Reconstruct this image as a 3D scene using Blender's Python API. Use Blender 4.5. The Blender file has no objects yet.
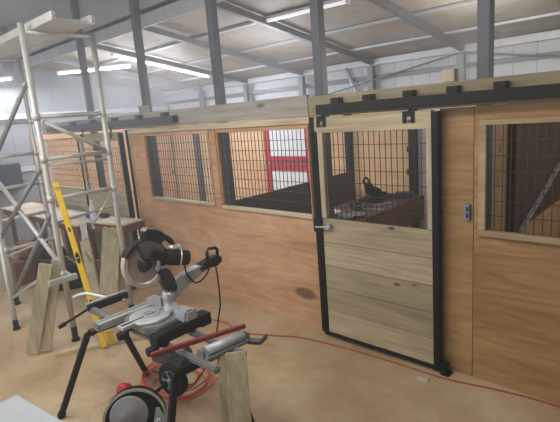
import bpy, bmesh, math, random
from mathutils import Vector, Matrix
random.seed(4)
scn = bpy.context.scene
COL = scn.collection
PI = math.pi

# ------------------------------------------------------------------ materials
def new_mat(name):
    m = bpy.data.materials.new(name); m.use_nodes = True
    nt = m.node_tree; b = nt.nodes['Principled BSDF']
    return m, nt, b

def ramp(nt, stops):
    r = nt.nodes.new('ShaderNodeValToRGB'); e = r.color_ramp.elements
    e[0].position, e[0].color = stops[0][0], (*stops[0][1], 1)
    e[1].position, e[1].color = stops[-1][0], (*stops[-1][1], 1)
    for p, c in stops[1:-1]:
        k = e.new(p); k.color = (*c, 1)
    return r

def lin(r, g, b):
    f = lambda v: (v/255/12.92) if v/255 <= .04045 else ((v/255+.055)/1.055)**2.4
    return (f(r), f(g), f(b))

def coords(nt, scale, rand=30.0):
    tc = nt.nodes.new('ShaderNodeTexCoord'); oi = nt.nodes.new('ShaderNodeObjectInfo')
    mp = nt.nodes.new('ShaderNodeMapping'); mp.inputs['Scale'].default_value = scale
    mul = nt.nodes.new('ShaderNodeMath'); mul.operation = 'MULTIPLY'; mul.inputs[1].default_value = rand
    nt.links.new(oi.outputs['Random'], mul.inputs[0])
    ad = nt.nodes.new('ShaderNodeVectorMath'); ad.operation = 'ADD'
    nt.links.new(tc.outputs['Object'], ad.inputs[0]); nt.links.new(mul.outputs[0], ad.inputs[1])
    nt.links.new(ad.outputs[0], mp.inputs['Vector'])
    return mp, ad

def plain(name, c, rough=.5, metal=0.0, var=.12, nscale=9.0, spec=.5):
    m, nt, b = new_mat(name)
    mp, _ = coords(nt, (1, 1, 1))
    n = nt.nodes.new('ShaderNodeTexNoise'); n.inputs['Scale'].default_value = nscale; n.inputs['Detail'].default_value = 4
    nt.links.new(mp.outputs[0], n.inputs['Vector'])
    lo = tuple(v*(1-var) for v in c); hi = tuple(min(1, v*(1+var)) for v in c)
    r = ramp(nt, [(.3, lo), (.7, hi)]); nt.links.new(n.outputs['Fac'], r.inputs[0])
    nt.links.new(r.outputs[0], b.inputs['Base Color'])
    b.inputs['Roughness'].default_value = rough; b.inputs['Metallic'].default_value = metal
    b.inputs['Specular IOR Level'].default_value = spec
    return m

def wood(name, dark, light, axis='X', knots=True, island=0.0, grain=26.0, wavy=0.0, rough=.65, knot_col=None, kscale=2.2, st_=.06, con=.11):
    """planks / plywood: grain stretched along one axis, knots, tint per board"""
    m, nt, b = new_mat(name)
    L = nt.links
    st = {'X': (st_, 1, 1), 'Y': (1, st_, 1), 'Z': (1, 1, st_)}[axis]
    mp, base = coords(nt, st)
    n = nt.nodes.new('ShaderNodeTexNoise'); n.inputs['Scale'].default_value = grain; n.inputs['Detail'].default_value = 5
    n.inputs['Distortion'].default_value = wavy
    L.new(mp.outputs[0], n.inputs['Vector'])
    n2 = nt.nodes.new('ShaderNodeTexNoise'); n2.inputs['Scale'].default_value = 2.1; n2.inputs['Detail'].default_value = 3
    mp2 = nt.nodes.new('ShaderNodeMapping'); mp2.inputs['Scale'].default_value = tuple(.35 if v < .5 else 1 for v in st)
    L.new(base.outputs[0], mp2.inputs[0]); L.new(mp2.outputs[0], n2.inputs['Vector'])
    mx = nt.nodes.new('ShaderNodeMix'); mx.data_type = 'FLOAT'; mx.inputs[0].default_value = .5
    L.new(n.outputs['Fac'], mx.inputs[2]); L.new(n2.outputs['Fac'], mx.inputs[3])
    mid = tuple((a+c)/2 for a, c in zip(dark, light))
    r = ramp(nt, [(.5-con, dark), (.5, mid), (.5+con, light)]); L.new(mx.outputs[0], r.inputs[0])
    col = r.outputs[0]
    if island:
        g = nt.nodes.new('ShaderNodeNewGeometry')
        mr = nt.nodes.new('ShaderNodeMapRange'); mr.inputs[3].default_value = 1-island; mr.inputs[4].default_value = 1+island
        L.new(g.outputs['Random Per Island'], mr.inputs[0])
        vm = nt.nodes.new('ShaderNodeVectorMath'); vm.operation = 'SCALE'
        L.new(col, vm.inputs[0]); L.new(mr.outputs[0], vm.inputs['Scale']); col = vm.outputs[0]
    if knots:
        v = nt.nodes.new('ShaderNodeTexVoronoi'); v.inputs['Scale'].default_value = kscale
        mp3 = nt.nodes.new('ShaderNodeMapping'); mp3.inputs['Scale'].default_value = tuple(.55 if q < .5 else 1.3 for q in st)
        L.new(base.outputs[0], mp3.inputs[0]); L.new(mp3.outputs[0], v.inputs['Vector'])
        kr = ramp(nt, [(.07, (1, 1, 1)), (.12, (0, 0, 0))]); L.new(v.outputs['Distance'], kr.inputs[0])
        mk = nt.nodes.new('ShaderNodeMix'); mk.data_type = 'RGBA'
        L.new(kr.outputs[0], mk.inputs[0]); L.new(col, mk.inputs[6])
        mk.inputs[7].default_value = (*(knot_col or tuple(q*.45 for q in dark)), 1)
        col = mk.outputs[2]
    L.new(col, b.inputs['Base Color'])
    b.inputs['Roughness'].default_value = rough
    bp = nt.nodes.new('ShaderNodeBump'); bp.inputs['Strength'].default_value = .12; bp.inputs['Distance'].default_value = .01
    L.new(n.outputs['Fac'], bp.inputs['Height']); L.new(bp.outputs[0], b.inputs['Normal'])
    return m

def ribbed(name, c, axis=0, pitch=.23, rough=.45, dark=.72):
    """ribbed sheet-metal siding"""
    m, nt, b = new_mat(name); L = nt.links
    tc = nt.nodes.new('ShaderNodeTexCoord'); sp = nt.nodes.new('ShaderNodeSeparateXYZ'); L.new(tc.outputs['Object'], sp.inputs[0])
    mu = nt.nodes.new('ShaderNodeMath'); mu.operation = 'DIVIDE'; mu.inputs[1].default_value = pitch; L.new(sp.outputs[axis], mu.inputs[0])
    fr = nt.nodes.new('ShaderNodeMath'); fr.operation = 'FRACT'; L.new(mu.outputs[0], fr.inputs[0])
    r = ramp(nt, [(.0, c), (.80, c), (.86, tuple(v*dark for v in c)), (.93, tuple(min(1, v*1.08) for v in c)), (1, c)])
    L.new(fr.outputs[0], r.inputs[0]); L.new(r.outputs[0], b.inputs['Base Color'])
    bp = nt.nodes.new('ShaderNodeBump'); bp.inputs['Strength'].default_value = .5; bp.inputs['Distance'].default_value = .02
    L.new(r.outputs[0], bp.inputs['Height']); L.new(bp.outputs[0], b.inputs['Normal'])
    b.inputs['Roughness'].default_value = rough
    return m

def emit(name, c, s):
    m, nt, b = new_mat(name)
    b.inputs['Base Color'].default_value = (*c, 1); b.inputs['Emission Color'].default_value = (*c, 1)
    b.inputs['Emission Strength'].default_value = s
    return m

def floor_mat():
    m, nt, b = new_mat('clay_floor'); L = nt.links
    tc = nt.nodes.new('ShaderNodeTexCoord')
    n = nt.nodes.new('ShaderNodeTexNoise'); n.inputs['Scale'].default_value = .9; n.inputs['Detail'].default_value = 6; n.inputs['Roughness'].default_value = .6
    L.new(tc.outputs['Object'], n.inputs['Vector'])
    r = ramp(nt, [(.32, lin(166, 138, 108)), (.5, lin(190, 166, 134)), (.68, lin(206, 188, 158))]); L.new(n.outputs['Fac'], r.inputs[0])
    n2 = nt.nodes.new('ShaderNodeTexNoise'); n2.inputs['Scale'].default_value = 14; n2.inputs['Detail'].default_value = 8; n2.inputs['Roughness'].default_value = .7
    L.new(tc.outputs['Object'], n2.inputs['Vector'])
    r2 = ramp(nt, [(.3, (.78, .74, .70)), (.62, (1.05, 1.05, 1.05))]); L.new(n2.outputs['Fac'], r2.inputs[0])
    mx = nt.nodes.new('ShaderNodeMix'); mx.data_type = 'RGBA'; mx.blend_type = 'MULTIPLY'; mx.inputs[0].default_value = .55
    L.new(r.outputs[0], mx.inputs[6]); L.new(r2.outputs[0], mx.inputs[7])
    # sawdust / red dirt stains
    n3 = nt.nodes.new('ShaderNodeTexNoise'); n3.inputs['Scale'].default_value = 2.6; n3.inputs['Detail'].default_value = 5
    L.new(tc.outputs['Object'], n3.inputs['Vector'])
    r3 = ramp(nt, [(.56, (0, 0, 0)), (.72, (.6, .6, .6))]); L.new(n3.outputs['Fac'], r3.inputs[0])
    m2 = nt.nodes.new('ShaderNodeMix'); m2.data_type = 'RGBA'; L.new(r3.outputs[0], m2.inputs[0]); L.new(mx.outputs[2], m2.inputs[6])
    m2.inputs[7].default_value = (*lin(160, 116, 84), 1)
    L.new(m2.outputs[2], b.inputs['Base Color'])
    b.inputs['Roughness'].default_value = .62
    bp = nt.nodes.new('ShaderNodeBump'); bp.inputs['Strength'].default_value = .2; bp.inputs['Distance'].default_value = .01
    L.new(n2.outputs['Fac'], bp.inputs['Height']); L.new(bp.outputs[0], b.inputs['Normal'])
    return m

def ceiling_mat():
    m, nt, b = new_mat('roof_insulation'); L = nt.links
    tc = nt.nodes.new('ShaderNodeTexCoord')
    n = nt.nodes.new('ShaderNodeTexNoise'); n.inputs['Scale'].default_value = 1.1; n.inputs['Detail'].default_value = 4
    L.new(tc.outputs['Object'], n.inputs['Vector'])
    r = ramp(nt, [(.35, lin(136, 131, 126)), (.65, lin(158, 152, 146))]); L.new(n.outputs['Fac'], r.inputs[0])
    L.new(r.outputs[0], b.inputs['Base Color']); b.inputs['Roughness'].default_value = .6
    n2 = nt.nodes.new('ShaderNodeTexNoise'); n2.inputs['Scale'].default_value = 3.0; L.new(tc.outputs['Object'], n2.inputs['Vector'])
    bp = nt.nodes.new('ShaderNodeBump'); bp.inputs['Strength'].default_value = .6; bp.inputs['Distance'].default_value = .08
    L.new(n2.outputs['Fac'], bp.inputs['Height']); L.new(bp.outputs[0], b.inputs['Normal'])
    return m

M = {}
M['floor'] = floor_mat()
M['ceiling'] = ceiling_mat(); M['aisle'] = plain('aisle_insulation', lin(150, 154, 158), .7, 0, .06, 2)
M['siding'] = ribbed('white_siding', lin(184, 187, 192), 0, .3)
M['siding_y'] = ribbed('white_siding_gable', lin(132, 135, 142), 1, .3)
M['steel'] = plain('grey_steel', lin(112, 114, 120), .5, .3, .1)
M['steel_dk'] = plain('dark_steel', lin(84, 87, 94), .5, .3, .1)
M['galv'] = plain('galvanised_steel', lin(176, 180, 186), .45, .25, .08)
M['ply_left'] = wood('plywood_tan', lin(174, 126, 92), lin(212, 174, 140), 'X', True, 0, 6, 2.6, kscale=1.2, st_=.2, con=.15)
M['ply_right'] = wood('plywood_brown', lin(136, 100, 62), lin(182, 146, 100), 'X', True, 0, 7, 3.2, kscale=1.3, st_=.15, con=.15)
M['ply_back'] = wood('plywood_back', lin(186, 146, 106), lin(218, 182, 142), 'X', True, 0, 7, 2.2, st_=.14, con=.16, kscale=1.2)
M['pine_x'] = wood('pine_along_x', lin(156, 145, 120), lin(204, 192, 166), 'X', True, .13, 30, .6)
M['pine_z'] = wood('pine_upright', lin(156, 144, 120), lin(204, 190, 164), 'Z', True, .1, 30, .6)
M['pine_y'] = wood('pine_along_y', lin(150, 132, 102), lin(198, 180, 146), 'Y', True, .1, 30, .6)
M['pine_green'] = wood('treated_pine', lin(150, 142, 114), lin(190, 180, 150), 'Z', True, .1, 30, .5)
M['pine_orange'] = wood('pine_orange', lin(158, 112, 66), lin(200, 152, 100), 'X', True, 0, 26, .6)
M['pine_door'] = wood('pine_door_planks', lin(146, 134, 108), lin(192, 178, 148), 'X', True, .2, 26, .8, kscale=5.0, con=.13, knot_col=lin(70,46,28))
M['pine_header'] = wood('pine_header_wood', lin(128, 116, 92), lin(168, 154, 124), 'X', True, 0, 26, .5)
M['pine_frame'] = wood('pine_frame_brown', lin(148, 126, 94), lin(184, 162, 126), 'X', True, 0, 26, .5)
M['header'] = wood('weathered_header', lin(138, 132, 124), lin(172, 166, 158), 'X', True, 0, 26, .4)
M['brown_wood'] = wood('dark_brown_boards', lin(66, 46, 38), lin(92, 66, 54), 'Y', False, .12, 22, .5)
M['brown_table'] = wood('brown_table_wood', lin(96, 66, 48), lin(140, 100, 74), 'X', True, 0, 22, .5)
M['bench_wood'] = wood('bench_wood', lin(66, 46, 36), lin(98, 70, 54), 'Y', False, 0, 22, .5)
M['tabletop'] = wood('pale_worktop', lin(188, 170, 150), lin(222, 208, 190), 'X', False, 0, 18, .6)
M['black'] = plain('black_powdercoat', (.008, .008, .009), .6, 0, .2, 9, .25)
M['blackrub'] = plain('black_rubber', (.010, .010, .011), .75, 0, .2, 9, .25)
M['mesh'] = plain('black_wire', (.012, .012, .012), .5, 0, .1)
M['alu'] = plain('aluminium', lin(196, 198, 200), .38, .55, .07)
M['scaf'] = plain('scaffold_aluminium', lin(196, 196, 194), .42, .35, .1)
M['scaf_dk'] = plain('scaffold_grey', lin(138, 140, 142), .45, .35, .1)
M['casting'] = plain('cast_aluminium', lin(172, 176, 180), .45, .35, .08)
M['greyplastic'] = plain('grey_plastic', lin(116, 116, 116), .5, 0, .08)
M['dkgrey'] = plain('charcoal_plastic', lin(52, 54, 56), .45, 0, .12)
M['guardgrey'] = plain('guard_grey', lin(84, 84, 86), .4, 0, .1)
M['smoky'] = plain('smoky_plastic', lin(138, 140, 144), .35, 0, .15, 4)
M['blade'] = plain('saw_blade', lin(158, 142, 132), .5, .1, .12)
M['guard'] = plain('guard_rim', lin(196, 186, 176), .35, .2, .06)
M['red'] = plain('red_paint', lin(178, 34, 52), .5, 0, .08)
M['redbar'] = plain('red_bar', lin(128, 36, 38), .45, .1, .12)
M['white'] = plain('white_paint', lin(226, 228, 232), .5, 0, .04)
M['yellow'] = plain('yellow_paint', lin(232, 192, 44), .45, 0, .06)
M['yellowtag'] = plain('yellow_label', lin(226, 190, 40), .5, 0, .06)
M['orange'] = plain('orange_cord', lin(206, 106, 66), .5, 0, .1)
M['cordred'] = plain('red_cord', lin(172, 78, 56), .5, 0, .1)
M['tabwhite'] = plain('pale_grey_plastic', lin(178, 184, 192), .4, 0, .04)
M['blue'] = plain('blue_plastic', lin(64, 92, 168), .5, 0, .1)
M['cardboard'] = plain('cardboard', lin(128, 92, 66), .8, 0, .1)
M['cloth'] = plain('white_cloth', lin(206, 206, 204), .9, 0, .06)
M['cabinet'] = plain('dark_cabinet', lin(44, 47, 54), .5, .1, .06)
M['tube_on'] = emit('tube_lit', (.88, .93, 1.0), 26)
M['tube_dim'] = emit('tube_dim', (.95, .95, 1.0), .55)  # weak emission gives this tube a faint glow
M['plateglass'] = plain('bottle_plastic', lin(206, 216, 226), .12, 0, .03)
M['outlet'] = plain('outlet_grey', lin(128, 134, 144), .45, .3, .05)

# ------------------------------------------------------------------ shapes
def V(*a): return Vector(a)

def box(bm, x0, x1, y0, y1, z0, z1, bev=0.0):
    vs = [bm.verts.new(p) for p in ((x0,y0,z0),(x1,y0,z0),(x1,y1,z0),(x0,y1,z0),(x0,y0,z1),(x1,y0,z1),(x1,y1,z1),(x0,y1,z1))]
    fs = [bm.faces.new([vs[i] for i in f]) for f in ((0,3,2,1),(4,5,6,7),(0,1,5,4),(1,2,6,5),(2,3,7,6),(3,0,4,7))]
    if bev:
        es = list({e for f in fs for e in f.edges})
        bmesh.ops.bevel(bm, geom=es, offset=bev, segments=2, affect='EDGES', profile=.6)
    return bm

def frame_of(d, up=None):
    d = d.normalized(); up = Vector(up) if up else (V(0,0,1) if abs(d.z) < .95 else V(0,1,0))
    s = d.cross(up).normalized(); u = s.cross(d).normalized()
    return s, u

def bar(bm, a, b, w, h, up=None, bev=0.0):
    """rectangular bar from a to b, w across, h along 'up'"""
    a, b = Vector(a), Vector(b); s, u = frame_of(b-a, up)
    q = [(-1,-1),(1,-1),(1,1),(-1,1)]
    va = [bm.verts.new(a+s*(i*w/2)+u*(j*h/2)) for i, j in q]; vb = [bm.verts.new(b+s*(i*w/2)+u*(j*h/2)) for i, j in q]
    fs = [bm.faces.new(va[::-1]), bm.faces.new(vb)] + [bm.faces.new([va[i], va[(i+1)%4], vb[(i+1)%4], vb[i]]) for i in range(4)]
    if bev:
        es = list({e for f in fs for e in f.edges}); bmesh.ops.bevel(bm, geom=es, offset=bev, segments=2, affect='EDGES')
    return bm

def ring(bm, c, s, u, r, n):
    return [bm.verts.new(c + s*(r*math.cos(2*PI*i/n)) + u*(r*math.sin(2*PI*i/n))) for i in range(n)]

def lathe(bm, a, d, prof, n=20):
    """revolve (distance along d, radius) about the axis through a"""
    a = Vector(a); d = Vector(d).normalized(); s, u = frame_of(d)
    rs = [ring(bm, a+d*t, s, u, max(r, .0004), n) for t, r in prof]
    for k in range(len(rs)-1):
        for i in range(n):
            f = bm.faces.new([rs[k][i], rs[k][(i+1)%n], rs[k+1][(i+1)%n], rs[k+1][i]]); f.smooth = True
    bm.faces.new(rs[0][::-1]); bm.faces.new(rs[-1])
    return bm

def tube(bm, a, b, r, n=12, r2=None):
    a, b = Vector(a), Vector(b)
    return lathe(bm, a, b-a, [(0, r), ((b-a).length, r2 or r)], n)

def path(bm, pts, r, n=8, closed=False):
    pts = [Vector(p) for p in pts]; rs = []
    for i, p in enumerate(pts):
        t = (pts[(i+1) % len(pts)] - pts[i-1]) if (closed or 0 < i < len(pts)-1) else (pts[min(i+1, len(pts)-1)]-pts[max(i-1, 0)])
        s, u = frame_of(t); rs.append(ring(bm, p, s, u, r, n))
    m = len(rs)
    for k in range(m if closed else m-1):
        A, B = rs[k], rs[(k+1) % m]
        for i in range(n):
            f = bm.faces.new([A[i], A[(i+1)%n], B[(i+1)%n], B[i]]); f.smooth = True
    if not closed: bm.faces.new(rs[0][::-1]); bm.faces.new(rs[-1])
    return bm

def smooth_pts(pts, k=6):
    pts = [Vector(p) for p in pts]; out = []
    for i in range(len(pts)-1):
        p0, p1, p2, p3 = pts[max(i-1,0)], pts[i], pts[i+1], pts[min(i+2,len(pts)-1)]
        for j in range(k):
            t = j/k
            out.append(.5*((2*p1)+(-p0+p2)*t+(2*p0-5*p1+4*p2-p3)*t*t+(-p0+3*p1-3*p2+p3)*t**3))
    out.append(pts[-1]); return out

def prism(bm, poly, o, ex, ey, th, bev=0.0):
    """polygon (u,v) in the plane o+u*ex+v*ey, extruded by +-th/2 along the normal"""
    o, ex, ey = Vector(o), Vector(ex), Vector(ey); n = ex.cross(ey).normalized()
    A = [bm.verts.new(o+ex*u+ey*v-n*th/2) for u, v in poly]; B = [bm.verts.new(o+ex*u+ey*v+n*th/2) for u, v in poly]
    k = len(poly)
    fs = [bm.faces.new(A[::-1]), bm.faces.new(B)] + [bm.faces.new([A[i], A[(i+1)%k], B[(i+1)%k], B[i]]) for i in range(k)]
    if bev:
        es = list({e for f in fs for e in f.edges}); bmesh.ops.bevel(bm, geom=es, offset=bev, segments=2, affect='EDGES')
    return bm

def panel_xz(bm, x0, x1, z0, z1, y0, y1, holes=()):
    """wall slab in the XZ plane with rectangular holes (x0,x1,z0,z1), cut as a grid and welded"""
    xs = sorted({x0, x1, *[h[0] for h in holes], *[h[1] for h in holes]}); zs = sorted({z0, z1, *[h[2] for h in holes], *[h[3] for h in holes]})
    inh = lambda x, z: any(h[0] < x < h[1] and h[2] < z < h[3] for h in holes)
    solid = {(i, j): not inh((xs[i]+xs[i+1])/2, (zs[j]+zs[j+1])/2) for i in range(len(xs)-1) for j in range(len(zs)-1)}
    cache = {}
    def v(i, j, y):
        k = (i, j, y)
        if k not in cache: cache[k] = bm.verts.new((xs[i], y, zs[j]))
        return cache[k]
    for (i, j), s in solid.items():
        if not s: continue
        bm.faces.new([v(i,j,y0), v(i+1,j,y0), v(i+1,j+1,y0), v(i,j+1,y0)])
        bm.faces.new([v(i,j,y1), v(i,j+1,y1), v(i+1,j+1,y1), v(i+1,j,y1)])
        for di, dj, e in ((0,-1,((i,j),(i+1,j))), (1,0,((i+1,j),(i+1,j+1))), (0,1,((i+1,j+1),(i,j+1))), (-1,0,((i,j+1),(i,j)))):
            if not solid.get((i+di, j+dj), False):
                (a, b_), (c, d) = e
                bm.faces.new([v(a,b_,y0), v(a,b_,y1), v(c,d,y1), v(c,d,y0)])
    return bm

def B(): return bmesh.new()

# ------------------------------------------------------------------ objects
WL = {}
def wloc(o): return WL.get(o.name, V(0,0,0)) if o else V(0,0,0)

def obj(name, bm, mat, parent=None, origin=None, label=None):
    bmesh.ops.recalc_face_normals(bm, faces=bm.faces[:])
    if parent is None and origin is None:
        xs = [v.co for v in bm.verts]
        mn = Vector([min(c[i] for c in xs) for i in range(3)]); mx = Vector([max(c[i] for c in xs) for i in range(3)])
        origin = V((mn.x+mx.x)/2, (mn.y+mx.y)/2, mn.z)
    off = wloc(parent) if parent else Vector(origin)
    bmesh.ops.translate(bm, verts=bm.verts[:], vec=-off)
    me = bpy.data.meshes.new(name); bm.to_mesh(me); bm.free()
    me.materials.append(M[mat] if isinstance(mat, str) else mat)
    o = bpy.data.objects.new(name, me); COL.objects.link(o)
    if parent: o.parent = parent; WL[o.name] = off
    else: o.location = off; WL[o.name] = off.copy()
    if label: o['label'] = label
    return o

def tag(o, label, cat, group=None, kind=None):
    o['label'] = label; o['category'] = cat
    if group: o['group'] = group
    if kind: o['kind'] = kind
    return o

def thing(name, label, cat, loc, group=None):
    o = bpy.data.objects.new(name, None); COL.objects.link(o); o.location = loc; o.empty_display_size = .1
    WL[o.name] = Vector(loc); return tag(o, label, cat, group)

def struct(name, bm, mat, label=None):
    o = obj(name, bm, mat); o['kind'] = 'structure'
    if label: o['label'] = label
    return o

# ================================================================== SETTING
XL, XR, YF, YB = -10.3, 3.2, -4.0, 7.1
struct('floor', box(B(), XL-.1, XR+.1, YF, YB+.1, -.1, 0), 'floor')
RZ = lambda y: 2.95 + (YB-y)*.173              # underside of the single-pitch roof
bm = B(); t = .08; YM = 3.58
vs = [bm.verts.new(p) for p in ((XL-.1,YM,RZ(YM)),(XR+.1,YM,RZ(YM)),(XR+.1,YB+.1,RZ(YB+.1)),(XL-.1,YB+.1,RZ(YB+.1)))]
vt = [bm.verts.new(v.co+V(0,0,t)) for v in vs]
bm.faces.new(vs[::-1]); bm.faces.new(vt)
for i in range(4): bm.faces.new([vs[i], vs[(i+1)%4], vt[(i+1)%4], vt[i]])
struct('ceiling', bm, 'ceiling')
# higher roof of the main aisle and the strip of wall between the two roofs
MZ = lambda y: 4.25 + (YM-y)*.12
bm = B(); prism(bm, [(YF,MZ(YF)),(YM+.05,MZ(YM+.05)),(YM+.05,MZ(YM+.05)+.08),(YF,MZ(YF)+.08)], ((XL+XR)/2,0,0), (0,1,0), (0,0,1), XR-XL+.2); struct('ceiling_aisle', bm, 'aisle')
struct('wall_upper', box(B(), XL, XR, YM, YM+.05, RZ(YM)+.0, MZ(YM)), 'aisle')
struct('wall_back', panel_xz(B(), XL, XR, 0, RZ(YB), YB, YB+.1), 'siding')
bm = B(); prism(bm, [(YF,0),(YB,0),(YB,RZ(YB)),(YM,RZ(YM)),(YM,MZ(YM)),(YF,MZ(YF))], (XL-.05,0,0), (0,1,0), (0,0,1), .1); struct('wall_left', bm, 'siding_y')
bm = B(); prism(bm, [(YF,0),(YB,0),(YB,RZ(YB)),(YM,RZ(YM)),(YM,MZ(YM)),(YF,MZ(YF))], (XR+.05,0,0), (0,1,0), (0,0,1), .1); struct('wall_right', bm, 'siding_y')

# plywood lining of the back wall, open where the red door and the bare white siding show
bm = B(); panel_xz(bm, XL, -6.98, 0, 2.15, 7.05, 7.1); struct('trim_1', bm, 'ply_back')
bm = B(); panel_xz(bm, -5.66, -3.56, 0, 2.15, 7.05, 7.1); struct('trim_2', bm, 'ply_back')
bm = B(); panel_xz(bm, -2.75, XR, 0, 2.15, 7.05, 7.1); struct('trim_3', bm, 'ply_back')

bm = B(); box(bm, XL, XL+.03, 3.62, 7.0, 0, 2.15); struct('trim_4', bm, 'ply_left')
# red and white stable door in the back wall
d = bpy.data.objects.new('door_1', None); COL.objects.link(d); d.location = (-6.3, 7.07, 0); WL[d.name] = V(-6.3, 7.07, 0); d['kind'] = 'structure'
d['label'] = 'red framed split stable door with white panels in the back wall'
def leaf(x0, x1, z0, z1):
    p = obj('leaf_panel', box(B(), x0, x1, 7.05, 7.085, z0, z1), 'white', d)
    r = B(); w = .12
    box(r, x0, x0+w, 7.02, 7.05, z0, z1); box(r, x1-w, x1, 7.02, 7.05, z0, z1)
    box(r, x0+w, x1-w, 7.02, 7.05, z0, z0+w); box(r, x0+w, x1-w, 7.02, 7.05, z1-w, z1)
    obj('leaf_frame', r, 'red', p, label='red rails and stiles')
leaf(-6.93, -5.70, 0.02, 1.17); leaf(-6.93, -5.70, 1.215, 2.12)

# girts on the white back wall and gable wall
def girt(a, b, w, label, mat='galv', up=None):
    bm = B(); bar(bm, a, b, w, w*1.0, up); bar(bm, Vector(a)+V(0,-.0,w*.5), Vector(b)+V(0,-.0,w*.5), w*1.3, .012, up)
    return tag(obj('wall_girt', bm, mat), label, 'wall girt', 'horizontal steel girts on the back wall')
girt((XL+.02,7.02,2.90), (XR-.02,7.02,2.90), .09, 'topmost steel girt running along the white back wall just under the roof', 'galv')
girt((XL+.02,7.04,2.66), (XR-.02,7.04,2.66), .06, 'middle steel girt on the white back wall above the stalls', 'steel')
girt((XL+.02,7.03,2.36), (XR-.02,7.03,2.36), .08, 'lowest steel girt on the white back wall just above the stall fronts', 'galv')
for z, l in ((1.5, 'horizontal steel girt low on the left gable wall behind the scaffold'), (2.55, 'horizontal steel girt high on the left gable wall below the bright tube light')):
    bm = B(); box(bm, XL+.002, XL+.07, -3.9, 3.6 if z < 2 else 7.0, z-.05, z+.05); tag(obj('gable_girt', bm, 'galv'), l, 'wall girt')

# ================================================================== ROOF FRAME AND STEEL POSTS
POSTX = [(-7.25, 'steel post rising behind the far sliding door'),
         (-5.62, 'square steel post at the left end of the tan plywood wall'), (-4.11, 'square steel post between the two mesh windows of the tan plywood wall'),
         (-2.68, 'square steel post beside the latch of the pine sliding door'), (-1.22, 'square steel post above the plywood strip left of the right-hand window')]
for x, l in POSTX:
    bm = B(); box(bm, x-.045, x+.045, 3.475, 3.565, 0, MZ(3.52)-.002, .008)
    box(bm, x-.07, x+.07, 3.46, 3.58, 0, .012)
    tag(obj('steel_post', bm, 'steel_dk'), l, 'steel post', 'square steel posts along the stall fronts')
RAFL = ['farthest left grey roof rafter, near the gable wall', 'grey roof rafter carrying the lit tube light', 'grey roof rafter over the left end of the tan plywood wall',
        'grey roof rafter over the post between the two mesh windows', 'grey roof rafter over the post by the sliding door latch', 'grey roof rafter over the post above the plywood strip',
        'rightmost grey roof rafter in the top corner']
for x, l in zip([-8.75, -7.25, -5.74, -4.24, -2.74, -1.24, .26], RAFL):
    bm = B(); dz = .072
    bar(bm, (x, YM-.0, RZ(YM)-dz), (x, 7.0, RZ(7.0)-dz), .065, .075, (0,0,1))
    box(bm, x-.05, x+.05, 6.90, 7.0, 2.15, RZ(7.0)-.13)           # wall leg welded to the rafter
    tag(obj('roof_rafter', bm, 'steel'), l, 'roof rafter', 'grey steel roof rafters')
for y, l in ((6.35, 'galvanised roof purlin nearest the back wall'), (5.45, 'galvanised roof purlin halfway between the back wall and the stall fronts'),
             (4.55, 'galvanised roof purlin carrying the pale dimly lit tube'),):
    bm = B(); bar(bm, (XL+.02, y, RZ(y)-.018), (XR-.02, y, RZ(y)-.018), .07, .03, (0,0,1))
    tag(obj('roof_purlin', bm, 'galv'), l, 'roof purlin', 'roof purlins under the insulation')
bm = B(); box(bm, XL+.02, XR-.02, 3.566, 3.579, RZ(3.58)-.14, RZ(3.58)+.02); tag(obj('roof_beam', bm, 'galv'), 'grey steel beam running along the tops of the steel posts', 'roof beam')
for a, b, r, l in (((-4.76,6.98,2.86), (-4.46,6.94,2.28), .035, 'short diagonal steel strut on the back wall above the sliding door'),
                   ((-6.1,6.9,2.3), (-2.76,6.9,2.84), .012, 'thin diagonal brace rod rising along the back wall to the right'),
                   ((-2.74,6.9,2.84), (.3,6.9,2.3), .012, 'thin diagonal brace rod falling along the back wall at the right')):
    tag(obj('wall_brace', tube(B(), a, b, r), 'galv' if r > .02 else 'steel'), l, 'wall brace')

# tube lights
def tube_light(a, b, label, lit=True, hang=True, group='lit tube lights on the roof'):
    a, b = Vector(a), Vector(b); t_ = thing('tube_light', label, 'tube light', (a+b)/2, group if lit else None)
    dd = (b-a).normalized()
    bm = B(); bar(bm, a, b, .07, .03, (0,0,1)); obj('housing', bm, 'white', t_)
    bm = B(); tube(bm, a+dd*.03+V(0,0,-.032), b-dd*.03+V(0,0,-.032), .019, 12); obj('lamp_tube', bm, 'tube_on' if lit else 'tube_dim', t_)
    for p in (a+dd*.015, b-dd*.015): obj('end_cap', bar(B(), p-dd*.015+V(0,0,-.03), p+dd*.015+V(0,0,-.03), .05, .05, (0,0,1)), 'white', t_)
    if hang:
        for p in (a+dd*.15, b-dd*.15):
            top = (RZ(p.y) if p.y > 3.6 else MZ(p.y))-.002
            obj('hanger_wire', tube(B(), p+V(0,0,.012), (p.x, p.y, top), .004, 6), 'galv', t_)
    return t_
tube_light((-7.48,4.15,RZ(4.15)-.06), (-7.48,6.15,RZ(6.15)-.06), 'bright tube light under a rafter left of the post between the mesh windows')
tube_light((-9.28,3.97,3.3), (-8.08,4.815,3.3), 'longest bright tube light, seen through the scaffold frame')
tube_light((-10.15,2.45,3.22), (-9.42,3.21,3.22), 'bright tube light cut by the left edge above the scaffold braces')
tube_light((-4.25,4.50,RZ(4.50)-.03), (-3.02,4.55,RZ(4.55)-.03), 'pale dimly lit tube light on the roof above the sliding door', False, False)

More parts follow.
